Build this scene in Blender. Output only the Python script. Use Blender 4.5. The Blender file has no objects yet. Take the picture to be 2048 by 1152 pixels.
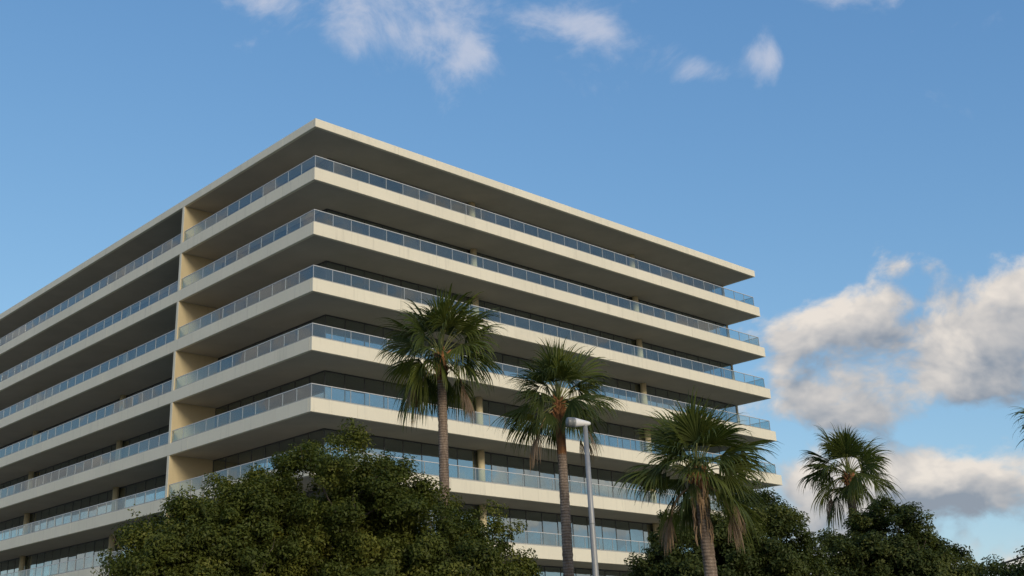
import bpy, math, random
import numpy as np
from mathutils import Vector, Matrix

scene = bpy.context.scene
COL = scene.collection
R = math.radians

# ------------------------------------------------------------------ camera
EYE = Vector((0.0, 0.0, 1.6))
PITCH, ROLL = 0.37195, -0.02137
cam_data = bpy.data.cameras.new('camera')
cam = bpy.data.objects.new('camera', cam_data)
COL.objects.link(cam)
cam_data.sensor_width = 36.0
cam_data.lens = 40.225
cam_data.shift_x, cam_data.shift_y = 0.08454, -0.05006
cam_data.clip_start, cam_data.clip_end = 0.1, 9000.0
_r, _f, _u = Vector((1, 0, 0)), Vector((0, math.cos(PITCH), math.sin(PITCH))), Vector((0, -math.sin(PITCH), math.cos(PITCH)))
_cr, _sr = math.cos(ROLL), math.sin(ROLL)
_r2, _u2 = _r * _cr + _u * _sr, _u * _cr - _r * _sr
cam.matrix_world = Matrix(((_r2.x, _u2.x, -_f.x, EYE.x), (_r2.y, _u2.y, -_f.y, EYE.y), (_r2.z, _u2.z, -_f.z, EYE.z), (0, 0, 0, 1)))
scene.camera = cam

# ------------------------------------------------------------------ light and exposure
SUN_AZ, SUN_EL = R(153.0), R(17.0)          # azimuth from +Y towards +X; low, behind the camera on the right
SKY_STRENGTH = 0.14
scene.view_settings.view_transform = 'Standard'
scene.view_settings.look = 'None'
scene.view_settings.exposure = 0.52
scene.view_settings.gamma = 1.0
scene.view_settings.use_curve_mapping = False
scene.render.engine = 'CYCLES'
scene.cycles.use_denoising = True
scene.cycles.pixel_filter_width = 1.9
scene.cycles.max_bounces = 8
scene.cycles.transparent_max_bounces = 24

sun_data = bpy.data.lights.new('sun', 'SUN')
sun_data.energy, sun_data.angle, sun_data.color = 1.5, R(14.0), (1.0, 0.86, 0.66)
sun = bpy.data.objects.new('sun', sun_data)
COL.objects.link(sun)
_sd = Vector((math.sin(SUN_AZ) * math.cos(SUN_EL), math.cos(SUN_AZ) * math.cos(SUN_EL), math.sin(SUN_EL)))
sun.rotation_euler = _sd.to_track_quat('Z', 'Y').to_euler()
sun.location = (60, -80, 60)

# ------------------------------------------------------------------ sky with clouds
class NT:
    """tiny helper to write node maths"""
    def __init__(self, tree):
        self.t, self.n, self.l = tree, tree.nodes, tree.links
    def new(self, kind, **kw):
        nd = self.n.new(kind)
        for k, v in kw.items(): setattr(nd, k, v)
        return nd
    def put(self, sock, v):
        if hasattr(v, 'is_output'): self.l.new(v, sock)
        else: sock.default_value = v
    def math(self, op, a, b=0.0, c=0.0, clamp=False):
        nd = self.new('ShaderNodeMath', operation=op, use_clamp=clamp)
        for i, v in enumerate((a, b, c)): self.put(nd.inputs[i], v)
        return nd.outputs[0]
    def vmath(self, op, a, b=(0, 0, 0), s=None):
        nd = self.new('ShaderNodeVectorMath', operation=op)
        self.put(nd.inputs[0], a); self.put(nd.inputs[1], b)
        if s is not None: self.put(nd.inputs['Scale'], s)
        return nd.outputs[0]
    def noise(self, vec, scale, detail=4.0, rough=0.5, dist=0.0, lac=2.0):
        nd = self.new('ShaderNodeTexNoise')
        self.put(nd.inputs['Vector'], vec)
        for k, v in (('Scale', scale), ('Detail', detail), ('Roughness', rough), ('Distortion', dist), ('Lacunarity', lac)):
            nd.inputs[k].default_value = v
        return nd.outputs
    def smooth(self, x, a, b, lo=0.0, hi=1.0):
        nd = self.new('ShaderNodeMapRange', interpolation_type='SMOOTHSTEP', clamp=True)
        for k, v in (('Value', x), ('From Min', a), ('From Max', b), ('To Min', lo), ('To Max', hi)): self.put(nd.inputs[k], v)
        return nd.outputs[0]
    def lin(self, x, a, b, lo=0.0, hi=1.0):
        nd = self.new('ShaderNodeMapRange', interpolation_type='LINEAR', clamp=True)
        for k, v in (('Value', x), ('From Min', a), ('From Max', b), ('To Min', lo), ('To Max', hi)): self.put(nd.inputs[k], v)
        return nd.outputs[0]
    def mix(self, f, a, b):
        nd = self.new('ShaderNodeMix', data_type='RGBA')
        self.put(nd.inputs[0], f)
        for s, v in ((nd.inputs[6], a), (nd.inputs[7], b)):
            self.put(s, v if hasattr(v, 'is_output') else tuple(v)[:3] + (1.0,))
        return nd.outputs[2]

world = bpy.data.worlds.new('World')
scene.world = world
world.use_nodes = True
w = NT(world.node_tree)
w.n.clear()
sky = w.new('ShaderNodeTexSky', sky_type='NISHITA')
sky.sun_disc = False
sky.sun_elevation, sky.sun_rotation = SUN_EL, SUN_AZ
sky.altitude, sky.air_density, sky.dust_density, sky.ozone_density = 0.0, 1.0, 0.6, 2.2
geo = w.new('ShaderNodeNewGeometry')
tc = w.new('ShaderNodeTexCoord')
dirv = tc.outputs['Generated']
sep = w.new('ShaderNodeSeparateXYZ'); w.l.new(dirv, sep.inputs[0])
DEG = 180.0 / math.pi
az = w.math('MULTIPLY', w.math('ARCTAN2', sep.outputs[0], sep.outputs[1]), DEG)
el = w.math('MULTIPLY', w.math('ARCSINE', sep.outputs[2]), DEG)

# the camera's response: flattens the step from zenith to horizon, channel by channel
E_ = SKY_STRENGTH * 1.40
_s = w.new('ShaderNodeSeparateXYZ'); w.l.new(sky.outputs[0], _s.inputs[0])
_c = w.new('ShaderNodeCombineXYZ')
for i_, (k_, p_) in enumerate(((0.600, 0.92), (0.645, 0.72), (0.730, 0.50))):
    w.l.new(w.math('MULTIPLY', w.math('POWER', w.math('MULTIPLY', _s.outputs[i_], E_), p_), k_ / E_), _c.inputs[i_])
sky_rgb = _c.outputs[0]

def gauss(a0, e0, sa, se, amp, tilt=0.0, lift=0.0):
    da, de = w.math('SUBTRACT', az, a0), w.math('SUBTRACT', el, e0 - lift)
    if tilt: de = w.math('SUBTRACT', de, w.math('MULTIPLY', da, tilt))
    x, y = w.math('MULTIPLY', da, 1.0 / sa), w.math('MULTIPLY', de, 1.0 / se)
    q = w.math('ADD', w.math('MULTIPLY', x, x), w.math('MULTIPLY', y, y))
    return w.math('MULTIPLY', w.math('EXPONENT', w.math('MULTIPLY', q, -1.0)), amp)

def total(items):
    s = items[0]
    for i in items[1:]: s = w.math('ADD', s, i)
    return s

# noise lives on the view sphere, squashed so that clouds lie flat
squash = w.vmath('MULTIPLY', dirv, (1.0, 1.0, 1.35))
warp = w.vmath('SCALE', w.vmath('SUBTRACT', w.noise(squash, 8.0, 2.0, 0.5)[1], (0.5, 0.5, 0.5)), s=0.06)
pos = w.vmath('ADD', squash, warp)
n0 = w.math('MULTIPLY_ADD', w.noise(pos, 13.0, 8.0, 0.56)[0], 2.5, -0.75)
n1 = w.math('MULTIPLY_ADD', w.noise(w.vmath('ADD', pos, (-0.014, 0.0, 0.024)), 13.0, 4.0, 0.56)[0], 2.5, -0.75)
# broad patches of cloud over the whole sky, then the banks the photograph shows
broad = w.noise(w.vmath('ADD', squash, (3.1, 1.7, 0.4)), 1.6, 1.0, 0.5)[0]
low = w.smooth(el, 1.0, 22.0, 0.24, -0.06)
def cover(lift):
    return total([
        w.math('MULTIPLY', w.math('SUBTRACT', broad, 0.5), 0.7), low,
        gauss(-6.0, 24.0, 20.0, 14.0, -0.75, 0, lift),
        gauss(26.5, 14.6, 7.5, 2.7, 0.62, 0.14, lift),
        gauss(19.2, 15.2, 3.0, 1.4, 0.56, 0.05, lift),
        gauss(22.5, 12.0, 3.5, 1.2, 0.18, 0, lift),
        gauss(23.0, 7.7, 8.0, 1.5, 0.60, 0, lift),
        gauss(17.5, 8.4, 2.4, 1.1, 0.42, 0, lift),
        gauss(22.0, 10.3, 5.0, 0.6, -0.26, 0, lift),
        gauss(21.0, 22.5, 12.0, 3.4, -0.60, 0, lift),
        gauss(16.0, 31.0, 16.0, 4.5, -0.60, 0, lift),
    ])
d0 = w.math('ADD', n0, cover(0.0))
d1 = w.math('ADD', n1, cover(1.1))
cum = w.smooth(d0, 0.47, 0.92)
lit = w.math('ADD', w.math('MULTIPLY', w.math('SUBTRACT', d0, d1), 1.2), w.smooth(d0, 1.30, 0.60, 0.26, 0.46), clamp=True)
ccol = w.mix(lit, tuple(v / SKY_STRENGTH for v in (0.19, 0.215, 0.255)), tuple(v / SKY_STRENGTH for v in (0.59, 0.535, 0.475)))
# thin high wisps
wp = w.vmath('ADD', w.vmath('MULTIPLY', dirv, (1.0, 1.0, 1.15)), warp)
wn = w.math('MULTIPLY_ADD', w.noise(w.vmath('ADD', wp, (7.3, 2.2, 5.1)), 11.0, 8.0, 0.62, 0.25)[0], 1.9, -0.45)
wcover = total([
    w.math('MULTIPLY', w.math('SUBTRACT', broad, 0.55), 0.5),
    gauss(2.0, 20.0, 26.0, 7.5, -0.45), gauss(-18.0, 29.0, 9.0, 4.0, -0.30),
    gauss(-3.0, 33.2, 6.5, 2.4, 0.50),
    gauss(-2.0, 31.2, 4.5, 1.3, 0.22),
    gauss(3.0, 30.4, 1.7, 1.3, 0.50),
    gauss(9.8, 31.0, 3.2, 1.1, 0.42, -0.25),
    gauss(19.1, 28.5, 1.2, 1.6, 0.85),
    gauss(15.4, 28.5, 1.8, 1.0, 0.62),
    gauss(23.5, 30.9, 2.8, 0.8, 0.52),
])
wis = w.math('MULTIPLY', w.smooth(w.math('ADD', wn, wcover), 0.54, 1.12), 0.66)
skyc = w.mix(wis, sky_rgb, tuple(v / SKY_STRENGTH for v in (0.45, 0.46, 0.52)))
skyc = w.mix(w.math('MULTIPLY', cum, 0.94), skyc, ccol)
bg = w.new('ShaderNodeBackground')
w.l.new(skyc, bg.inputs['Color']); bg.inputs['Strength'].default_value = SKY_STRENGTH
wo = w.new('ShaderNodeOutputWorld')
w.l.new(bg.outputs[0], wo.inputs['Surface'])

# ------------------------------------------------------------------ materials
def material(name):
    m = bpy.data.materials.new(name)
    m.use_nodes = True
    nt = NT(m.node_tree)
    bsdf = m.node_tree.nodes['Principled BSDF']
    out = m.node_tree.nodes['Material Output']
    return m, nt, bsdf, out

def painted(name, col, rough=0.75, stain=0.18, grain=0.10, streak=0.0, tone=None, bump=0.15):
    """paint or concrete: broad blotches, fine grain and vertical rain streaks"""
    m, t, b, _ = material(name)
    g = t.new('ShaderNodeNewGeometry').outputs['Position']
    blotch = t.noise(g, 0.35, 5.0, 0.6)[0]
    fine = t.noise(g, 9.0, 4.0, 0.6)[0]
    f = t.math('ADD', t.math('MULTIPLY', t.math('SUBTRACT', blotch, 0.5), stain * 2), t.math('MULTIPLY', t.math('SUBTRACT', fine, 0.5), grain * 2))
    if streak:
        sv = t.vmath('MULTIPLY', g, (3.2, 3.2, 0.22))
        s = t.smooth(t.noise(sv, 1.0, 4.0, 0.65)[0], 0.52, 0.78, 0.0, streak)
        f = t.math('SUBTRACT', f, s)
    if tone:                                   # pieces cast apart differ a little in tone
        oi = t.new('ShaderNodeObjectInfo').outputs['Random']
        f = t.math('ADD', f, t.math('MULTIPLY', t.math('SUBTRACT', oi, 0.5), tone))
    f = t.math('ADD', f, 1.0)
    c = t.vmath('SCALE', tuple(col), s=f)
    t.l.new(c, b.inputs['Base Color'])
    b.inputs['Roughness'].default_value = rough
    b.inputs['Specular IOR Level'].default_value = 0.3
    if bump:
        bp = t.new('ShaderNodeBump'); bp.inputs['Strength'].default_value = bump; bp.inputs['Distance'].default_value = 0.01
        t.l.new(fine, bp.inputs['Height']); t.l.new(bp.outputs[0], b.inputs['Normal'])
    return m

def plain(name, col, rough=0.5, metal=0.0, spec=0.5):
    m, t, b, _ = material(name)
    g = t.new('ShaderNodeNewGeometry').outputs['Position']
    n = t.noise(g, 6.0, 4.0, 0.6)[0]
    t.l.new(t.vmath('SCALE', tuple(col), s=t.lin(n, 0.2, 0.8, 0.86, 1.12)), b.inputs['Base Color'])
    t.l.new(t.lin(n, 0.25, 0.75, rough * 0.85, min(1.0, rough * 1.2)), b.inputs['Roughness'])
    b.inputs['Metallic'].default_value = metal
    b.inputs['Specular IOR Level'].default_value = spec
    return m

def sheet_glass(name, tint, ior, coat=0.0, dirt=0.0, dirtcol=(0.5, 0.5, 0.48), gcol=(0.95, 0.97, 1.0)):
    """thin pane: looks through with a tint, mirrors the sky by Fresnel (more with a reflective coat), carries a little dust"""
    m, t, b, out = material(name)
    t.n.remove(b)
    ge = t.new('ShaderNodeNewGeometry')
    fr = t.new('ShaderNodeFresnel'); fr.inputs['IOR'].default_value = ior
    face = t.math('SUBTRACT', 1.0, ge.outputs['Backfacing'])
    fac = t.math('MULTIPLY', t.math('ADD', fr.outputs[0], coat, clamp=True), face)
    tr = t.new('ShaderNodeBsdfTransparent'); tr.inputs['Color'].default_value = tuple(tint) + (1,)
    gl = t.new('ShaderNodeBsdfGlossy'); gl.inputs['Roughness'].default_value = 0.012
    gl.inputs['Color'].default_value = tuple(gcol) + (1,)
    bp = t.new('ShaderNodeBump'); bp.inputs['Strength'].default_value = 0.05; bp.inputs['Distance'].default_value = 0.05
    t.l.new(t.noise(ge.outputs['Position'], 0.9, 2.0, 0.5)[0], bp.inputs['Height']); t.l.new(bp.outputs[0], gl.inputs['Normal'])
    mx = t.new('ShaderNodeMixShader')
    t.l.new(fac, mx.inputs[0]); t.l.new(tr.outputs[0], mx.inputs[1]); t.l.new(gl.outputs[0], mx.inputs[2])
    last = mx.outputs[0]
    if dirt:
        df = t.new('ShaderNodeBsdfDiffuse'); df.inputs['Color'].default_value = tuple(dirtcol) + (1,)
        oi = t.new('ShaderNodeObjectInfo').outputs['Random']
        amt = t.math('MULTIPLY', t.lin(t.noise(ge.outputs['Position'], 0.8, 4.0, 0.6)[0], 0.3, 0.7, 0.3, 1.0), t.lin(oi, 0.0, 1.0, dirt * 0.5, dirt))
        m2 = t.new('ShaderNodeMixShader')
        t.l.new(amt, m2.inputs[0]); t.l.new(last, m2.inputs[1]); t.l.new(df.outputs[0], m2.inputs[2])
        last = m2.outputs[0]
    t.l.new(last, out.inputs['Surface'])
    return m

M = {}
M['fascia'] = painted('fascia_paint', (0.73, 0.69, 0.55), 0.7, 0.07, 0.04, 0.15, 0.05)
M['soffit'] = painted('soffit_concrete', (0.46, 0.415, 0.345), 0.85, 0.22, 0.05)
M['cream'] = painted('cream_render', (0.52, 0.44, 0.27), 0.8, 0.06, 0.05, 0.10)
M['column'] = painted('column_paint', (0.66, 0.58, 0.37), 0.7, 0.06, 0.05, 0.08)
M['rail'] = plain('white_metal', (0.60, 0.60, 0.58), 0.35, 0.2)
M['post'] = plain('post_metal', (0.38, 0.40, 0.40), 0.4, 0.2)
M['rail_dark'] = plain('rail_shoe_metal', (0.36, 0.36, 0.33), 0.6, 0.1)
M['rail_glass'] = sheet_glass('balustrade_glass', (0.78, 0.87, 0.88), 1.58, 0.09, 0.05, (0.50, 0.54, 0.56), (0.92, 0.95, 0.95))
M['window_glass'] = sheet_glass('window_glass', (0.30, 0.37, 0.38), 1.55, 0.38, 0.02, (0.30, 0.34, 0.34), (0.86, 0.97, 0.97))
M['frame'] = plain('window_frame_metal', (0.10, 0.105, 0.105), 0.45, 0.3)
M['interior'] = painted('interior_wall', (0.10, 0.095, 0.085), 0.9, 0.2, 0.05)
M['blind'] = plain('roller_blind', (0.55, 0.53, 0.48), 0.9)
M['roofing'] = painted('roof_gravel', (0.34, 0.33, 0.31), 0.95, 0.2, 0.2)

# ------------------------------------------------------------------ mesh helpers
class MB:
    def __init__(self):
        self.v, self.f = [], []
    def box(self, x0, x1, y0, y1, z0, z1):
        b = len(self.v)
        self.v += [(x0, y0, z0), (x1, y0, z0), (x1, y1, z0), (x0, y1, z0), (x0, y0, z1), (x1, y0, z1), (x1, y1, z1), (x0, y1, z1)]
        self.f += [(b, b + 3, b + 2, b + 1), (b + 4, b + 5, b + 6, b + 7), (b, b + 1, b + 5, b + 4), (b + 1, b + 2, b + 6, b + 5), (b + 2, b + 3, b + 7, b + 6), (b + 3, b, b + 4, b + 7)]
        return self
    def tube(self, pts, radii, n=8, cap=True):
        pts = [Vector(p) for p in pts]
        b0 = len(self.v)
        side = None
        for i, p in enumerate(pts):
            d = (pts[min(i + 1, len(pts) - 1)] - pts[max(i - 1, 0)]).normalized()
            if side is None:
                side = d.orthogonal().normalized()
            side = (side - d * side.dot(d)).normalized()
            up = d.cross(side)
            for k in range(n):
                a = 2 * math.pi * k / n
                q = p + (side * math.cos(a) + up * math.sin(a)) * radii[i]
                self.v.append(tuple(q))
        for i in range(len(pts) - 1):
            for k in range(n):
                a, b = b0 + i * n + k, b0 + i * n + (k + 1) % n
                self.f.append((a, b, b + n, a + n))
        if cap:
            self.f.append(tuple(b0 + k for k in reversed(range(n))))
            e = b0 + (len(pts) - 1) * n
            self.f.append(tuple(e + k for k in range(n)))
        return self
    def mesh(self, name, mat, smooth=False):
        me = bpy.data.meshes.new(name)
        me.from_pydata(self.v, [], self.f)
        if smooth: me.polygons.foreach_set('use_smooth', [True] * len(me.polygons))
        if mat: me.materials.append(mat)
        me.update()
        return me
    def build(self, name, mat, parent=None, smooth=False):
        return link(name, self.mesh(name, mat, smooth), parent)

def link(name, data, parent=None, loc=None, rot=None):
    o = bpy.data.objects.new(name, data)
    COL.objects.link(o)
    if parent: o.parent = parent
    if loc is not None: o.location = loc
    if rot is not None: o.rotation_euler = rot
    return o

def tag(o, label=None, cat=None, group=None, kind=None):
    if label: o['label'] = label
    if cat: o['category'] = cat
    if group: o['group'] = group
    if kind: o['kind'] = kind
    return o

def box_mesh(name, sx, sy, sz, mat, bevel=0.0):
    """a box centred on its origin, its long edges eased when bevel is set"""
    m = MB()
    if not bevel:
        m.box(-sx / 2, sx / 2, -sy / 2, sy / 2, -sz / 2, sz / 2)
    else:
        b = bevel
        ring = [(-sy / 2 + b, -sz / 2), (sy / 2 - b, -sz / 2), (sy / 2, -sz / 2 + b), (sy / 2, sz / 2 - b), (sy / 2 - b, sz / 2), (-sy / 2 + b, sz / 2), (-sy / 2, sz / 2 - b), (-sy / 2, -sz / 2 + b)]
        for x in (-sx / 2, sx / 2): m.v += [(x, y, z) for y, z in ring]
        for k in range(8):
            a, c = k, (k + 1) % 8
            m.f.append((a, c, c + 8, a + 8))
        m.f += [tuple(reversed(range(8))), tuple(range(8, 16))]
    return m.mesh(name, mat)

rng = random.Random(11)

# ------------------------------------------------------------------ ground
m_, t, b, _ = material('ground_paving')
g = t.new('ShaderNodeNewGeometry').outputs['Position']
pav = t.mix(t.lin(t.noise(g, 3.0, 6.0, 0.7)[0], 0.3, 0.7), (0.17, 0.165, 0.15), (0.27, 0.26, 0.235))
grs = t.mix(t.noise(g, 5.0, 6.0, 0.7)[0], (0.045, 0.07, 0.02), (0.10, 0.12, 0.045))
t.l.new(t.mix(t.smooth(t.noise(g, 0.035, 4.0, 0.55)[0], 0.50, 0.56), pav, grs), b.inputs['Base Color'])
b.inputs['Roughness'].default_value = 0.9
gm = MB()
gm.v = [(-4000, -4000, 0), (4000, -4000, 0), (4000, 4000, 0), (-4000, 4000, 0)]; gm.f = [(0, 1, 2, 3)]
tag(gm.build('ground', m_), kind='structure')

# ------------------------------------------------------------------ the office building
# local X runs along the right-hand front, local Y along the left-hand front, the corner edge is the origin
LX, LY = 52.125, 76.0
STOREY, BAND = 4.0, 0.9
TOP = 34.588                    # top of the highest balcony slab
ROOF_T, ROOF_B = 38.337, 37.701
REC = 3.74                      # glass line behind the slab edge
PIER0, PIER1 = 18.08, 18.40
BASE = Vector((-7.464, 71.009, 0.0)); TH = 0.71435
office = tag(link('office_building', None, None, BASE, (0, 0, TH)),
             'large cream office building with stacked glass railed balconies and a flat roof', 'building')
def bworld(x, y, z):
    c, s = math.cos(TH), math.sin(TH)
    return Vector((BASE.x + x * c - y * s, BASE.y + x * s + y * c, z))

SEAM = 3.76
fascia_cache = {}
def fascia_run(parent, axis, length, z0, z1, start=0.0):
    """precast facing pieces along one edge, with open joints of 14 mm between them"""
    n = max(1, round((length - start) / SEAM)); p = (length - start) / n
    h = z1 - z0
    for i in range(n):
        key = (round(p, 4), round(h, 4))
        if key not in fascia_cache:
            fascia_cache[key] = box_mesh('fascia_panel', p - 0.010, 0.25, h, M['fascia'], 0.018)
        mid = start + (i + 0.5) * p
        dev = rng.uniform(-0.003, 0.003)
        if axis == 'x': link('fascia_panel', fascia_cache[key], parent, (mid, 0.125 + dev, (z0 + z1) / 2))
        elif axis == 'y': link('fascia_panel', fascia_cache[key], parent, (0.125 + dev, mid, (z0 + z1) / 2), (0, 0, math.pi / 2))
        else: link('fascia_panel', fascia_cache[key], parent, (LX - 0.125 + dev, mid, (z0 + z1) / 2), (0, 0, math.pi / 2))

def slab(name, z0, z1, top_mat):
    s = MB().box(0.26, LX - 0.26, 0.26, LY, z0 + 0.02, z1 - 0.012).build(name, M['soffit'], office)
    fascia_run(s, 'x', LX, z0, z1)
    fascia_run(s, 'y', LY, z0, z1, 0.266)
    fascia_run(s, 'end', LY, z0, z1, 0.266)
    return s
slab('roof_slab', ROOF_B, ROOF_T, M['roofing'])
tops = [TOP - STOREY * k for k in range(8)]
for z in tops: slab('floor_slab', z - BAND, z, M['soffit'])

# candidates for panels and panes; the ones that show largest become parts of their own
def apparent(x, y, z, nx, ny, size):
    p = bworld(x, y, z); d = p - EYE
    c, s = math.cos(TH), math.sin(TH)
    n = Vector((nx * c - ny * s, nx * s + ny * c, 0))
    facing = max(0.0, -d.normalized().dot(n))
    ahead = d.x / d.y
    if ahead < -0.46 or d.z / math.hypot(d.x, d.y) < 0.085: return 0.0
    return facing * size / d.length_squared

RAIL_H, INSET = 0.96, 0.14
END_X = 51.5
glass_parts, glass_mesh = [], {}
pane_parts, pane_mesh = [], {}
for k, z in enumerate(tops):
    rail = MB()
    shoe = MB()
    posts = MB()
    runs = []           # (axis, fixed, start, end, panels)
    runs.append(('x', INSET, INSET, END_X, 33))
    runs.append(('y', INSET, INSET, PIER0 - 0.04, 11))
    runs.append(('y', INSET, PIER1 + 0.04, LY - 0.5, 35))
    runs.append(('y', END_X, INSET, REC - 0.1, 2))
    for axis, fx, a, bnd, n in runs:
        p = (bnd - a) / n
        def R_(m, u0, u1, w, h0, h1):
            if axis == 'x': m.box(u0, u1, fx - w, fx + w, h0, h1)
            else: m.box(fx - w, fx + w, u0, u1, h0, h1)
        first = 0 if axis == 'x' else 1            # the corner post belongs to the first run
        ext = 0.03 if axis == 'x' else -0.032
        R_(rail, a - ext, bnd + (0.03 if axis == 'x' else 0.0), 0.032, z + RAIL_H - 0.045, z + RAIL_H)
        R_(shoe, a - ext, bnd, 0.045, z - 0.006, z + 0.095)
        for i in range(n + 1):
            if i == 0 and first and a == INSET: continue
            u = a + i * p
            R_(posts, u - 0.019, u + 0.019, 0.022, z + 0.097, z + RAIL_H - 0.047)
        for i in range(n):
            key = round(p, 4)
            if key not in glass_mesh: glass_mesh[key] = box_mesh('glass_panel', p - 0.050, 0.012, RAIL_H - 0.165, M['rail_glass'])
            mid, zc = a + (i + 0.5) * p, z + 0.103 + (RAIL_H - 0.155) / 2
            tilt = rng.gauss(0, 0.0035), rng.gauss(0, 0.0035)
            if axis == 'x':
                sc = apparent(mid, fx, zc, 0, -1, p); loc, rz = (mid, fx, zc), 0.0
            else:
                sc = apparent(fx, mid, zc, -1 if fx < 1 else 1, 0, p); loc, rz = (fx, mid, zc), math.pi / 2
            glass_parts.append((sc, k, key, loc, (tilt[0], 0, rz + tilt[1])))
    r_ = rail.build('balcony_railing', M['rail'], office)
    shoe.build('base_channel', M['rail_dark'], r_)
    tag(posts.build('railing_post', M['post'], r_), kind='stuff')
    glass_parts[-81:] = [gp + (r_,) for gp in glass_parts[-81:]]

# window walls, columns and the party wall, storey by storey
PITCH_W = 1.727
ceil_of = lambda k: (ROOF_B + 0.02) if k == 0 else tops[k - 1] - BAND + 0.02
storeys = [(k, tops[k], ceil_of(k)) for k in range(8)] + [(8, 0.0, tops[7] - BAND + 0.02)]
for k, z0, z1 in storeys:
    fr = MB()
    hgt = z1 - z0
    for axis, a, bnd in (('x', REC, LX - 0.3), ('y', REC, PIER0 - 0.01), ('y', PIER1 + 0.01, LY - 0.3)):
        n = round((bnd - a) / PITCH_W); p = (bnd - a) / n
        def F_(u0, u1, w0, w1, h0, h1):
            if axis == 'x': fr.box(u0, u1, REC + w0, REC + w1, h0, h1)
            else: fr.box(REC + w0, REC + w1, u0, u1, h0, h1)
        o0 = 0.0 if axis == 'x' or a > REC else 0.041
        F_(a + o0, bnd, -0.03, 0.04, z1 - 0.10, z1 + 0.001)
        F_(a + o0, bnd, -0.03, 0.04, z0 - 0.013, z0 + 0.11)
        for i in range(n + 1):
            if i == 0 and o0: continue
            u = a + i * p
            F_(u - 0.03, u + 0.03, -0.033, 0.035, z0 + 0.111, z1 - 0.101)
        for i in range(n):
            key = (round(p, 4), round(hgt, 3))
            if key not in pane_mesh: pane_mesh[key] = box_mesh('window_pane', p - 0.064, 0.01, hgt - 0.216, M['window_glass'])
            mid, zc = a + (i + 0.5) * p, z0 + 0.111 + (hgt - 0.213) / 2
            tilt = rng.gauss(0, 0.004), rng.gauss(0, 0.004)
            if axis == 'x': sc, loc, rz = apparent(mid, REC, z1 - 0.6, 0, -1, p), (mid, REC, zc), 0.0
            else: sc, loc, rz = apparent(REC, mid, z1 - 0.6, -1, 0, p), (REC, mid, zc), math.pi / 2
            vis = 0.15 + 0.14 * k               # the lower the storey, the more of its glass the balconies leave in view
            pane_parts.append([sc * vis, k, key, loc, (tilt[0], 0, rz + tilt[1])])
            if k >= 3 and axis == 'x' and rng.random() < (0.30 if k < 8 else 0.1):
                drop = rng.choice((0.45, 0.7, 1.0)) * (hgt - 0.3)
                MB().box(mid - p / 2 + 0.05, mid + p / 2 - 0.05, REC + 0.16, REC + 0.17, z1 - 0.12 - drop, z1 - 0.12).build('roller_blind', M['blind'], office)
    fo = fr.build('window_frame', M['frame'], office)
    for q in pane_parts:
        if len(q) == 5: q.append(fo)
    # rooms behind the glass: a partition line some metres in
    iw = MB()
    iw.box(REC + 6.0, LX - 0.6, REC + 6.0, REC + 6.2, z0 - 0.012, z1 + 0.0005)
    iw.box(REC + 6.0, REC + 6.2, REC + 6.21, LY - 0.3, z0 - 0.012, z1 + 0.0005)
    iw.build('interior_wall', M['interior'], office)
    for x in (17.88, 37.74):
        MB().tube([(x, REC - 0.30, z0 - 0.012), (x, REC - 0.30, z1 + 0.0005)], [0.265, 0.265], 24).build('column', M['column'], office, True)
    for y in (33.6, 52.37, 71.1):
        MB().tube([(REC - 0.30, y, z0 - 0.012), (REC - 0.30, y, z1 + 0.0005)], [0.265, 0.265], 24).build('column', M['column'], office, True)
    dw = MB().box(0.031, REC + 5.9, PIER0, PIER1, z0 - 0.0115, z1 + 0.0004).build('divider_wall', M['cream'], office)
    MB().box(0.008, 0.030, PIER0, PIER1, z0 + (0.002 if k < 8 else 0), z1 - 0.022).build('wall_edge', M['fascia'], dw)
    MB().box(LX - 0.29, LX - 0.03, REC - 0.05, LY, z0 + 0.002 if k < 8 else 0.0, z1 - 0.022).build('end_wall', M['cream'], office)

def place(cands, meshes, name, limit=300):
    order = sorted(range(len(cands)), key=lambda i: -cands[i][0])
    keep = set(order[:limit])
    vs, fs = [], []
    mat = None
    for i, (sc, k, key, loc, rot, par) in enumerate(cands):
        me = meshes[key]
        if i in keep:
            link(name, me, par, loc, rot)
        else:
            mw = Matrix.Translation(loc) @ Matrix.Rotation(rot[2], 4, 'Z') @ Matrix.Rotation(rot[0], 4, 'X')
            b0 = len(vs)
            vs += [tuple(mw @ v.co) for v in me.vertices]
            fs += [tuple(b0 + j for j in p.vertices) for p in me.polygons]
            mat = me.materials[0]
    mb = MB(); mb.v, mb.f = vs, fs
    tag(mb.build(name, mat, office), kind='stuff')
place(glass_parts, glass_mesh, 'glass_panel')
place(pane_parts, pane_mesh, 'window_pane')

# ------------------------------------------------------------------ vegetation materials
def leaf_material(name, dark, mid, bright, trans=0.35, rough=0.5):
    m, t, b, out = material(name)
    at = t.new('ShaderNodeAttribute', attribute_name='tint').outputs['Fac']
    g = t.new('ShaderNodeNewGeometry').outputs['Position']
    big = t.noise(g, 0.9, 3.0, 0.6)[0]
    f = t.math('ADD', t.math('MULTIPLY', at, 0.75), t.math('MULTIPLY', t.math('SUBTRACT', big, 0.35), 0.8), clamp=True)
    c = t.mix(t.smooth(f, 0.45, 1.0), t.mix(t.lin(f, 0.0, 0.5), dark, mid), bright)
    t.l.new(c, b.inputs['Base Color'])
    b.inputs['Roughness'].default_value = rough
    b.inputs['Specular IOR Level'].default_value = 0.2
    tl = t.new('ShaderNodeBsdfTranslucent')
    t.l.new(t.vmath('MULTIPLY', c, (1.25, 1.2, 0.5)), tl.inputs['Color'])
    mx = t.new('ShaderNodeMixShader'); mx.inputs[0].default_value = trans
    t.l.new(b.outputs[0], mx.inputs[1]); t.l.new(tl.outputs[0], mx.inputs[2])
    t.l.new(mx.outputs[0], out.inputs['Surface'])
    return m

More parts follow.
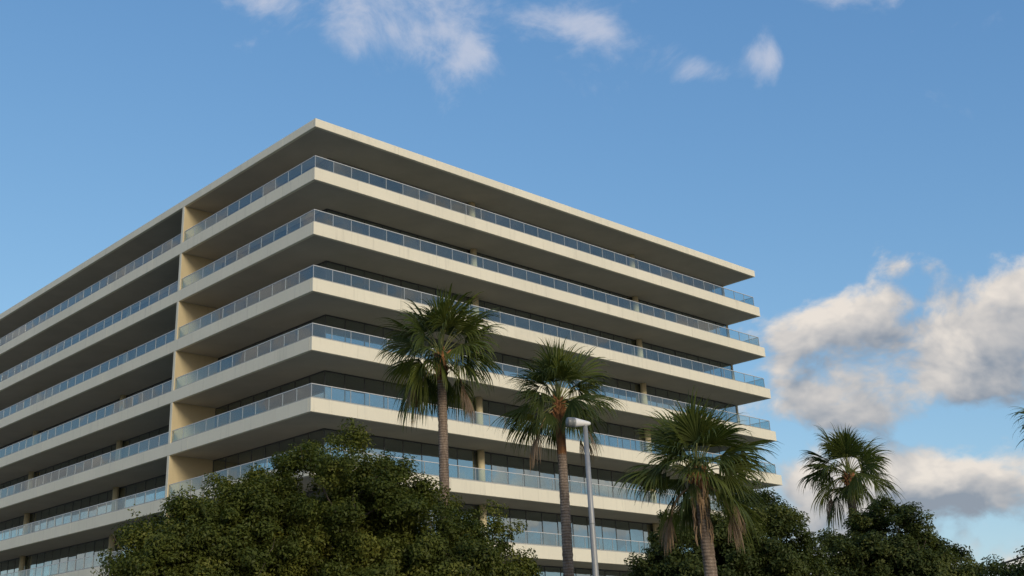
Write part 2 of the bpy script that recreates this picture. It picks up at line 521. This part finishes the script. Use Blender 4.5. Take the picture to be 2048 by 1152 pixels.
def frond_material(name, c0, c1, trans=0.3):
    m, t, b, out = material(name)
    oi = t.new('ShaderNodeObjectInfo').outputs['Random']
    at = t.new('ShaderNodeAttribute', attribute_name='tint').outputs['Fac']
    f = t.math('ADD', t.math('MULTIPLY', oi, 0.55), t.math('MULTIPLY', at, 0.45))
    c = t.mix(f, c0, c1)
    t.l.new(c, b.inputs['Base Color'])
    b.inputs['Roughness'].default_value = 0.5
    b.inputs['Specular IOR Level'].default_value = 0.25
    tl = t.new('ShaderNodeBsdfTranslucent')
    t.l.new(t.vmath('MULTIPLY', c, (1.2, 1.2, 0.5)), tl.inputs['Color'])
    mx = t.new('ShaderNodeMixShader'); mx.inputs[0].default_value = trans
    t.l.new(b.outputs[0], mx.inputs[1]); t.l.new(tl.outputs[0], mx.inputs[2])
    t.l.new(mx.outputs[0], out.inputs['Surface'])
    return m

def bark_material(name, c0, c1, ring=0.0):
    m, t, b, _ = material(name)
    tcn = t.new('ShaderNodeTexCoord').outputs['Object']
    n = t.noise(t.vmath('MULTIPLY', tcn, (9.0, 9.0, 3.0)), 1.0, 6.0, 0.65)[0]
    f = t.lin(n, 0.3, 0.7)
    h = n
    if ring:
        wv = t.new('ShaderNodeTexWave', wave_type='BANDS', bands_direction='Z')
        t.l.new(tcn, wv.inputs['Vector'])
        for k, v in (('Scale', ring), ('Distortion', 2.5), ('Detail', 3.0), ('Detail Scale', 2.0)): wv.inputs[k].default_value = v
        f = t.math('MULTIPLY', f, t.lin(wv.outputs['Fac'], 0.0, 0.6, 0.45, 1.0))
        h = t.math('ADD', n, wv.outputs['Fac'])
    t.l.new(t.mix(f, c0, c1), b.inputs['Base Color'])
    b.inputs['Roughness'].default_value = 0.9
    bp = t.new('ShaderNodeBump'); bp.inputs['Strength'].default_value = 0.6; bp.inputs['Distance'].default_value = 0.03
    t.l.new(h, bp.inputs['Height']); t.l.new(bp.outputs[0], b.inputs['Normal'])
    return m

M['leaf'] = leaf_material('broad_leaf', (0.032, 0.045, 0.011), (0.090, 0.112, 0.023), (0.205, 0.210, 0.042))
M['leaf_far'] = leaf_material('dense_leaf', (0.026, 0.042, 0.015), (0.070, 0.094, 0.027), (0.145, 0.162, 0.046))
M['bark'] = bark_material('grey_bark', (0.05, 0.04, 0.03), (0.16, 0.13, 0.10))
M['frond'] = frond_material('palm_green', (0.026, 0.046, 0.013), (0.115, 0.136, 0.026))
M['frond_dry'] = frond_material('palm_dry', (0.13, 0.085, 0.05), (0.28, 0.20, 0.13), 0.2)
M['petiole'] = plain('palm_petiole', (0.16, 0.17, 0.045), 0.5)
M['petiole_dry'] = plain('palm_petiole_dry', (0.26, 0.17, 0.09), 0.7)
M['trunk'] = bark_material('palm_trunk_bark', (0.11, 0.08, 0.058), (0.33, 0.255, 0.195), 3.2)
M['boot'] = bark_material('palm_boot', (0.08, 0.036, 0.016), (0.34, 0.155, 0.055))

def add_tint(me, vals):
    a = me.attributes.new('tint', 'FLOAT', 'FACE')
    a.data.foreach_set('value', np.asarray(vals, dtype=np.float32))

# ------------------------------------------------------------------ broad-leaved trees
def tree(name, label, base, lobes, n_clusters, n_leaves, leaf, mat, seed, sprigs=60, group=None, fork=0.35):
    """lobes: ellipsoids (x, y, z, rx, ry, rz) that the branch ends fill; leaves hang in clumps round the branch ends"""
    rs = np.random.RandomState(seed)
    root = tag(link(name, None, None, base), label, 'tree', group)
    B = np.array(base)
    L = np.array(lobes, dtype=float)
    wts = L[:, 3] * L[:, 4] * L[:, 5]; wts = wts / wts.sum()
    # boughs stand out from the lobes by different amounts; each carries a handful of leaf clumps
    cen, rad, own = [], [], []
    n_b = n_clusters // 9
    btint = rs.rand(n_b * 2) ** 1.3
    spots = []
    area = (L[:, 3] * L[:, 5]); area = area / area.sum()
    for li, l in enumerate(L):
        m = max(4, int(n_b * area[li] * 1.2))
        ph = rs.rand() * 6.283
        for q in range(m):
            zc = 1 - 2 * (q + 0.5) / m
            an = q * 2.39996 + ph
            d = np.array([math.cos(an) * math.sqrt(1 - zc * zc), math.sin(an) * math.sqrt(1 - zc * zc), zc]) + rs.normal(size=3) * 0.12
            d /= np.linalg.norm(d)
            spots.append((l, d, rs.uniform(0.76, 1.0) if rs.rand() < 0.85 else rs.uniform(0.3, 0.7)))
        for q in range(m // 3):          # boughs within the crown close the view through it
            d = rs.normal(size=3); d /= np.linalg.norm(d)
            spots.append((l, d, rs.uniform(0.1, 0.6)))
    k = 0
    for l, d, r in spots:
        p = l[:3] + d * l[3:] * r
        if p[2] < B[2] + 1.2 or k >= len(btint): continue
        inside = min((((p - o[:3]) / o[3:]) ** 2).sum() for o in L)
        if inside < 0.35 and rs.rand() < 0.3: continue
        sz = rs.uniform(0.42, 0.85)
        for _ in range(9):
            q = rs.normal(size=3); q /= np.linalg.norm(q)
            q = q * sz * rs.uniform(0.3, 1.0) * np.array([1.0, 1.0, 0.75]) + d * l[3:] * 0.04
            cen.append(p + q); rad.append(rs.uniform(0.20, 0.46)); own.append(k)
        k += 1
    cen, rad, own = np.array(cen), np.array(rad), np.array(own)
    # each clump: leaves through a flattened ball, thicker on its upper outside
    per = np.maximum(30, (n_leaves * rad ** 2 / (rad ** 2).sum()).astype(int))
    idx = np.repeat(np.arange(len(cen)), per)
    n = len(idx)
    d = rs.normal(size=(n, 3)); d /= np.linalg.norm(d, axis=1)[:, None]
    rr = rs.rand(n) ** 0.5
    off = d * (rr * rad[idx])[:, None] * np.array([1.0, 1.0, 0.78])
    pos = cen[idx] + off
    mid = L[:, :3].mean(0)
    out = cen[idx] - mid
    out /= np.linalg.norm(out, axis=1)[:, None] + 1e-6
    nrm = off / (np.linalg.norm(off, axis=1)[:, None] + 1e-6) * 0.7 + out * 0.5 + np.array([0, 0, 0.55]) + rs.normal(size=(n, 3)) * 0.55
    ctint = btint[own] * 0.55 + rs.rand(len(cen)) * 0.25 + 0.06
    tint = ctint[idx] + rs.rand(n) * 0.25
    size = leaf * rs.uniform(0.65, 1.35, n)
    # loose sprigs that break the outline
    twigs = MB()
    sp_pos, sp_n, sp_t, sp_s = [], [], [], []
    for _ in range(sprigs):
        i = rs.randint(len(cen))
        up = out[np.searchsorted(idx, i)] * rs.uniform(0.4, 1.0) + np.array([0, 0, rs.uniform(0.5, 1.3)]) + rs.normal(size=3) * 0.25
        up /= np.linalg.norm(up)
        ln = rs.uniform(0.35, 0.75)
        a = cen[i] + up * rad[i] * 0.5; e = a + up * ln
        twigs.tube([a - B, (a + e) / 2 - B + rs.normal(size=3) * 0.04, e - B], [0.014, 0.009, 0.004], 4, False)
        k = int(48 * ln)
        u = rs.rand(k)
        q = a + (e - a) * u[:, None] + rs.normal(size=(k, 3)) * 0.085
        sp_pos.append(q); sp_n.append(rs.normal(size=(k, 3)) + np.array([0, 0, 0.4])); sp_t.append(rs.rand(k) * 0.6 + 0.25); sp_s.append(leaf * rs.uniform(0.7, 1.2, k))
    pos = np.vstack([pos] + sp_pos); nrm = np.vstack([nrm] + sp_n); tint = np.concatenate([tint] + sp_t); size = np.concatenate([size] + sp_s)
    n = len(pos)
    nrm /= np.linalg.norm(nrm, axis=1)[:, None] + 1e-6
    t1 = np.cross(nrm, rs.normal(size=(n, 3))); t1 /= np.linalg.norm(t1, axis=1)[:, None] + 1e-6
    t2 = np.cross(nrm, t1)
    hl, hw = size[:, None] * 0.5, size[:, None] * 0.24
    pos = pos - B
    droop = nrm * size[:, None] * 0.12
    V = np.empty((n, 4, 3), dtype=np.float32)
    V[:, 0] = pos - t1 * hl
    V[:, 1] = pos + t2 * hw + droop
    V[:, 2] = pos + t1 * hl - droop
    V[:, 3] = pos - t2 * hw + droop
    me = bpy.data.meshes.new('crown')
    me.vertices.add(n * 4); me.vertices.foreach_set('co', V.reshape(-1))
    me.loops.add(n * 4); me.loops.foreach_set('vertex_index', np.arange(n * 4, dtype=np.int32))
    me.polygons.add(n); me.polygons.foreach_set('loop_start', np.arange(n, dtype=np.int32) * 4)
    me.update(calc_edges=True)
    add_tint(me, tint)
    me.materials.append(mat)
    crown = link('crown', me, root)
    tag(twigs.build('twig', M['bark'], crown), kind='stuff')
    # trunk with limbs to the lobes, branches on to the clumps
    tm = MB()
    height = L[:, 2].max() - B[2]
    topz = height * fork
    tm.tube([(0, 0, -0.15), (0.03, 0.02, 0.3), (0.1, 0.05, topz * 0.6), (0.06, 0.0, topz)], [0.36, 0.27, 0.22, 0.2], 12)
    trunk = tm.build('trunk', M['bark'], root, True)
    bm_ = MB()
    for l in L:
        a = np.array([0.06, 0.0, topz * 0.85]); e = l[:3] - B
        m1 = a * 0.5 + e * 0.5 + rs.normal(size=3) * 0.25
        bm_.tube([a, m1, e], [0.14, 0.095, 0.055], 8)
        near = np.where((((cen - l[:3]) / l[3:]) ** 2).sum(1) < 1.4)[0]
        for i in rs.permutation(near)[:26]:
            c = cen[i] - B
            s = m1 + (e - m1) * rs.rand()
            bm_.tube([s, (s + c) / 2 + rs.normal(size=3) * 0.15 + np.array([0, 0, 0.1]), c], [0.045, 0.028, 0.012], 5, False)
    tag(bm_.build('limb', M['bark'], root, True), kind='stuff')
    return root

tree('broadleaf_tree', 'tallest and nearest bushy broadleaf tree, its rounded top over the building corner', (-1.2, 34.2, 0),
     [(-2.7, 34.1, 6.15, 2.05, 2.2, 2.3), (-0.9, 34.3, 4.95, 2.2, 2.4, 2.3), (1.0, 34.2, 3.85, 1.9, 2.3, 2.05), (2.4, 34.1, 3.0, 1.15, 1.8, 1.7), (-2.2, 34.0, 3.4, 2.6, 2.2, 1.8)],
     1900, 330000, 0.105, M['leaf'], 3, 40, 'broad leaved trees before the building')
tree('broadleaf_tree', 'lower spreading broadleaf tree in front of the left balconies', (-6.4, 33.2, 0),
     [(-5.2, 33.6, 5.2, 1.6, 2.0, 2.1), (-6.5, 33.3, 4.8, 1.5, 2.0, 1.85), (-7.6, 33.0, 4.3, 1.0, 1.8, 1.7), (-6.2, 33.2, 3.2, 2.0, 2.0, 1.6)],
     1350, 230000, 0.105, M['leaf'], 8, 40, 'broad leaved trees before the building')
tree('broadleaf_tree', 'dark dense tree behind the shaggy palm at the right end of the building', (11.4, 46.0, 0),
     [(12.2, 46.0, 6.1, 1.9, 2.2, 2.4), (10.3, 46.0, 5.4, 1.9, 2.2, 2.2), (13.4, 45.7, 5.1, 1.5, 2.2, 2.3), (8.9, 45.8, 4.6, 1.1, 2.0, 1.9), (11.4, 45.8, 3.4, 3.0, 2.2, 1.8)],
     1700, 220000, 0.125, M['leaf_far'], 21, 26, 'broad leaved trees before the building')
tree('broadleaf_tree', 'dark rounded tree in front of the farthest palm trunk, against the sky', (19.3, 50.6, 0),
     [(19.5, 50.6, 6.2, 1.7, 2.2, 2.25), (20.9, 50.3, 5.0, 1.6, 2.2, 2.1), (17.6, 50.8, 5.0, 1.25, 2.0, 2.2), (22.1, 49.9, 3.9, 1.1, 1.8, 1.5), (19.4, 50.4, 3.2, 2.6, 2.2, 1.6)],
     1600, 200000, 0.135, M['leaf_far'], 33, 26, 'broad leaved trees before the building')
tree('broadleaf_tree', 'dark tree just peeping into the bottom right corner', (20.3, 37.2, 0),
     [(19.5, 37.3, 3.75, 1.1, 1.4, 1.45), (21.0, 37.0, 3.7, 1.4, 1.6, 1.7), (18.4, 37.8, 3.25, 0.85, 1.1, 1.4)],
     560, 80000, 0.11, M['leaf_far'], 41, 10, 'broad leaved trees before the building')

# ------------------------------------------------------------------ fan palms
GRAV = np.array([0, 0, -1.0])
def unit(v): return v / (np.linalg.norm(v) + 1e-9)

def frond(root, rs, start, azim, elev, pet_len, blade, droop, dry=False, segs=40):
    """one fan leaf: a bent stalk and pleated segments that split and hang at their tips"""
    d = np.array([math.cos(azim) * math.cos(elev), math.sin(azim) * math.cos(elev), math.sin(elev)])
    side = unit(np.cross(d, np.array([0, 0, 1.0])) + 1e-4 * rs.normal(size=3))
    p = np.array(start, dtype=float)
    pts = [p.copy()]
    for i in range(6):
        d = unit(d + GRAV * droop * 0.085 * (1 + i * 0.25))
        p = p + d * pet_len / 6
        pts.append(p.copy())
    pet = MB()
    w0 = 0.030
    pet.tube([tuple(q) for q in pts], [w0, w0 * 0.8, w0 * 0.7, w0 * 0.62, w0 * 0.56, w0 * 0.5, w0 * 0.45], 5)
    hub = pts[-1]
    side = unit(side - d * side.dot(d))
    nrm = unit(np.cross(side, d))
    roll_ = rs.normal() * 0.55
    side, nrm = side * math.cos(roll_) + nrm * math.sin(roll_), nrm * math.cos(roll_) - side * math.sin(roll_)
    spread = R(rs.uniform(55, 88) * (1.0 - 0.42 * max(0.0, min(1.0, 0.5 - elev)))) if not dry else R(rs.uniform(26, 46))
    V, F, T = [], [], []
    ns = 8
    fold = rs.uniform(0.20, 0.65)
    split = rs.uniform(0.42, 0.58)
    da = 2 * spread / segs
    wind = np.array([0.10, 0.0, 0.0])
    for s in range(segs):
        if rs.rand() < 0.06: continue
        a = -spread + (s + 0.5) * da + rs.normal() * da * 0.25
        frac = abs(a) / spread
        ln = blade * (1.0 - 0.30 * frac ** 1.5) * rs.uniform(0.82, 1.12)
        dirv_ = unit(d * math.cos(a) + side * math.sin(a) + nrm * (0.12 - fold * abs(math.sin(a))))
        tang = unit(-d * math.sin(a) + side * math.cos(a))
        pleat = 0.38 if s % 2 else -0.38
        wv = unit(tang * math.cos(pleat) + nrm * math.sin(pleat))
        q = hub + dirv_ * 0.02
        b0 = len(V)
        hang = droop * rs.uniform(0.55, 1.4)
        for i in range(ns + 1):
            u = i / ns
            r = u * ln
            if u < split: wd = max(0.009, r * da * 0.66)
            else: wd = max(0.0025, split * ln * da * 0.66 * (1 - (u - split) / (1 - split)) ** 0.75)
            V += [tuple(q - wv * wd), tuple(q + wv * wd)]
            k = 0.03 + 1.15 * max(0.0, u - 0.28) ** 1.2
            dirv_ = unit(dirv_ + (GRAV + wind * rs.normal()) * k * hang)
            q = q + dirv_ * ln / ns
        for i in range(ns):
            F.append((b0 + 2 * i, b0 + 2 * i + 1, b0 + 2 * i + 3, b0 + 2 * i + 2))
            T.append(0.25 + 0.5 * rs.rand() + 0.25 * (i / ns))
    mb = MB(); mb.v, mb.f = V, F
    me = mb.mesh('frond', M['frond_dry'] if dry else M['frond'])
    add_tint(me, T)
    fo = link('dead_frond' if dry else 'frond', me, root)
    pet.build('petiole', M['petiole_dry'] if dry else M['petiole'], fo, True)

def palm(label, base, top, r_base, r_top, size, n_green, n_dry, seed, boots=40, boot_len=0.9, shag=0.0, sheath=0.0, limp=1.0, low=116):
    rs = np.random.RandomState(seed)
    root = tag(link('palm_tree', None, None, base), label, 'palm tree', 'fan palms')
    T = np.array(top) - np.array(base)
    bend = rs.normal(size=2) * 0.007
    # ringed trunk: each leaf scar a small ledge
    n = int(T[2] / 0.11)
    pts, rad = [], []
    for i in range(n + 1):
        u = i / n
        pts.append((T[0] * u + math.sin(u * 3.1) * bend[0] * T[2], T[1] * u + math.sin(u * 3.1) * bend[1] * T[2], T[2] * u - (0.1 if i == 0 else 0)))
        flare = 0.10 * math.exp(-u * T[2] / 0.5)
        rad.append((r_base + (r_top - r_base) * u + flare) * (1.0 + (0.035 if i % 2 else -0.025) + rs.normal() * 0.018))
    MB().tube(pts, rad, 16).build('trunk', M['trunk'], root, True)
    if sheath:          # the fresh fibrous length below the crown, not yet weathered grey
        sp, sr = [], []
        for i in range(9):
            z = T[2] - sheath + sheath * i / 8
            sp.append((T[0] * z / T[2] + math.sin(z / T[2] * 3.1) * bend[0] * T[2], T[1] * z / T[2] + math.sin(z / T[2] * 3.1) * bend[1] * T[2], z))
            sr.append(r_top * (1.09 + 0.03 * (i % 2) + 0.03 * i / 8) + (0.0 if i else -0.01))
        MB().tube(sp, sr, 14).build('fibre_sheath', M['boot'], root, True)
    # boots: the cut or broken leaf bases that swell the trunk under the crown
    for i in range(boots):
        u = i / boots
        az_ = i * 2.39996 + rs.normal() * 0.1
        z = T[2] - boot_len + boot_len * 1.02 * u
        rr = r_top * (0.92 + 0.1 * u)
        c, s = math.cos(az_), math.sin(az_)
        ln = rs.uniform(0.16, 0.34)
        lean = rs.uniform(0.35, 0.75)
        xo, yo = T[0] * z / T[2], T[1] * z / T[2]
        a = (xo + c * rr, yo + s * rr, z); m = (xo + c * (rr + ln * lean * 0.5), yo + s * (rr + ln * lean * 0.5), z + ln * 0.5); e = (xo + c * (rr + ln * lean), yo + s * (rr + ln * lean), z + ln * 0.8)
        MB().tube([a, m, e], [0.062, 0.045, 0.016], 5).build('leaf_base', M['boot'], root)
    # crown: leaves spiral round the bud, upright at the top and hanging below
    for i in range(n_green):
        u = (i + 0.5) / n_green
        az_ = i * 2.39996 + rs.normal() * 0.45
        el_ = R(88 - low * u ** 1.25 + rs.normal() * 10)
        sc = size * rs.uniform(0.78, 1.12) * (0.80 + 0.25 * min(1, u * 2.5))
        st = (T[0] + math.cos(az_) * r_top * 0.6 * min(1, u * 2), T[1] + math.sin(az_) * r_top * 0.6 * min(1, u * 2), T[2] + 0.16 - 0.34 * u)
        frond(root, rs, st, az_, el_, 0.43 * sc, 0.70 * sc, (0.50 + 0.75 * u) * limp * rs.uniform(0.75, 1.25))
    for i in range(n_dry):
        az_ = i * 2.39996 * 1.3 + rs.normal() * 0.3
        st = (T[0] + math.cos(az_) * r_top * 0.8, T[1] + math.sin(az_) * r_top * 0.8, T[2] - rs.uniform(0.2, 0.5))
        frond(root, rs, st, az_, R(rs.uniform(-35, 0)), 0.58 * size, 0.52 * size, 2.2, dry=True, segs=24)
    # hanging fibres and old skirts down the trunk
    if shag:
        for i in range(int(70 * shag)):
            az_ = rs.rand() * 6.283
            z = T[2] - 0.2 - rs.rand() * shag * 1.6
            rr = r_top * 1.05 + 0.02
            c, s = math.cos(az_), math.sin(az_)
            xo, yo = T[0] * z / T[2], T[1] * z / T[2]
            ln = rs.uniform(0.3, 0.7)
            MB().tube([(xo + c * rr, yo + s * rr, z), (xo + c * (rr + 0.07), yo + s * (rr + 0.07), z - ln * 0.5), (xo + c * (rr + 0.03), yo + s * (rr + 0.03), z - ln)], [0.03, 0.026, 0.006], 4).build('hanging_fibre', M['petiole_dry'], root)
    return root

palm('tall slender fan palm in front of the middle of the balconies, hanging dead leaves', (0.40, 44.0, 0), (0.52, 44.0, 13.75), 0.22, 0.17, 2.50, 44, 6, 5, 46, 1.1, 0, 1.2, 1.0, 110)
palm('fan palm with orange upper trunk beside the street lamp', (4.55, 40.75, 0), (4.69, 40.73, 11.0), 0.21, 0.15, 2.18, 42, 5, 12, 34, 0.7, 0, 2.1, 0.9, 102)
palm('lowest and widest shaggy fan palm at the right end of the building', (8.16, 35.06, 0), (8.10, 35.06, 7.45), 0.215, 0.175, 2.12, 54, 6, 27, 30, 0.6, 1.0, 0.0, 0.85, 108)
palm('distant fan palm standing alone against the clouds', (20.95, 58.35, 0), (21.1, 58.3, 11.0), 0.26, 0.20, 2.40, 44, 2, 44, 30, 0.6, 0, 0.8, 0.9, 108)
palm('fan palm cut off by the right edge of the picture', (27.4, 48.1, 0), (27.3, 48.12, 10.6), 0.22, 0.17, 2.35, 36, 3, 51, 30, 0.8)

# ------------------------------------------------------------------ street lamp
M['lamp_white'] = plain('lamp_white_paint', (0.72, 0.71, 0.68), 0.4)
M['lamp_grey'] = plain('lamp_grey_cap', (0.17, 0.18, 0.175), 0.4)
M['lamp_pole'] = plain('galvanised_pole', (0.30, 0.305, 0.30), 0.5, 0.3)
lamp = tag(link('street_lamp', None, None, (3.80, 27.74, 0)), 'grey street lamp with white cone shaped head on a plain round pole', 'street lamp')
pole = MB().tube([(0, 0, 0), (0, 0, 2.2), (0, 0, 5.0), (0, 0, 7.36)], [0.100, 0.084, 0.068, 0.056], 24).build('pole', M['lamp_pole'], lamp, True)
MB().tube([(0, 0, 0), (0, 0, 0.03), (0, 0, 0.035), (0, 0, 0.30)], [0.20, 0.20, 0.135, 0.12], 20).build('base_flange', M['lamp_pole'], pole)
MB().tube([(0, 0, 5.02), (0, 0, 5.05)], [0.072, 0.072], 24).build('collar', M['lamp_grey'], pole)
hd = Vector((-0.97, -0.24, 0.035)).normalized()
o0 = Vector((0.135, 0.03, 7.435))
prof = [(0.0, 0.026), (0.012, 0.038), (0.05, 0.050), (0.14, 0.066), (0.26, 0.088), (0.36, 0.108), (0.415, 0.117)]
body = MB().tube([o0 + hd * s for s, r in prof], [r for s, r in prof], 28).build('lamp_head', M['lamp_white'], lamp, True)
ring = [(0.417, 0.120), (0.43, 0.122), (0.49, 0.121), (0.495, 0.112), (0.502, 0.112), (0.507, 0.119), (0.58, 0.117), (0.60, 0.108)]
MB().tube([o0 + hd * s for s, r in ring], [r for s, r in ring], 28).build('end_cap', M['lamp_grey'], lamp, True)
MB().tube([Vector((0, 0, 7.361)), Vector((0, 0, 7.40))], [0.060, 0.064], 20).build('pole_socket', M['lamp_pole'], lamp)

# ------------------------------------------------------------------ overhead cable and its poles, beyond the trees
M['cable'] = plain('cable_sheath', (0.03, 0.03, 0.05), 0.6)
M['wood'] = bark_material('tarred_wood', (0.06, 0.05, 0.04), (0.16, 0.13, 0.10))
cA, cB = Vector((22.6, 55.83, 5.14)), Vector((33.0, 50.86, 8.36))
for (p, lab) in ((cA, 'short wooden pole hidden behind the dark rounded tree'), (cB, 'wooden pole carrying the cable outside the right edge')):
    up_ = tag(link('utility_pole', None, None, (p.x, p.y, 0)), lab, 'pole', 'cable poles')
    MB().tube([(0, 0, -0.2), (0, 0, p.z * 0.5), (0, 0, p.z + 0.35)], [0.14, 0.12, 0.10], 14).build('post', M['wood'], up_, True)
    MB().tube([(0, -0.10, p.z), (0, -0.16, p.z)], [0.035, 0.03], 8).build('insulator', M['lamp_grey'], up_)
cp = []
for i in range(25):
    u = i / 24
    q = cA.lerp(cB, u); q.z -= 0.10 * 4 * u * (1 - u) - 0.06
    q.y -= 0.13
    cp.append(q)
tag(MB().tube(cp, [0.045] * 25, 8).build('overhead_cable', M['cable'], None, True), 'thin dark cable rising to the right above the corner trees', 'cable')
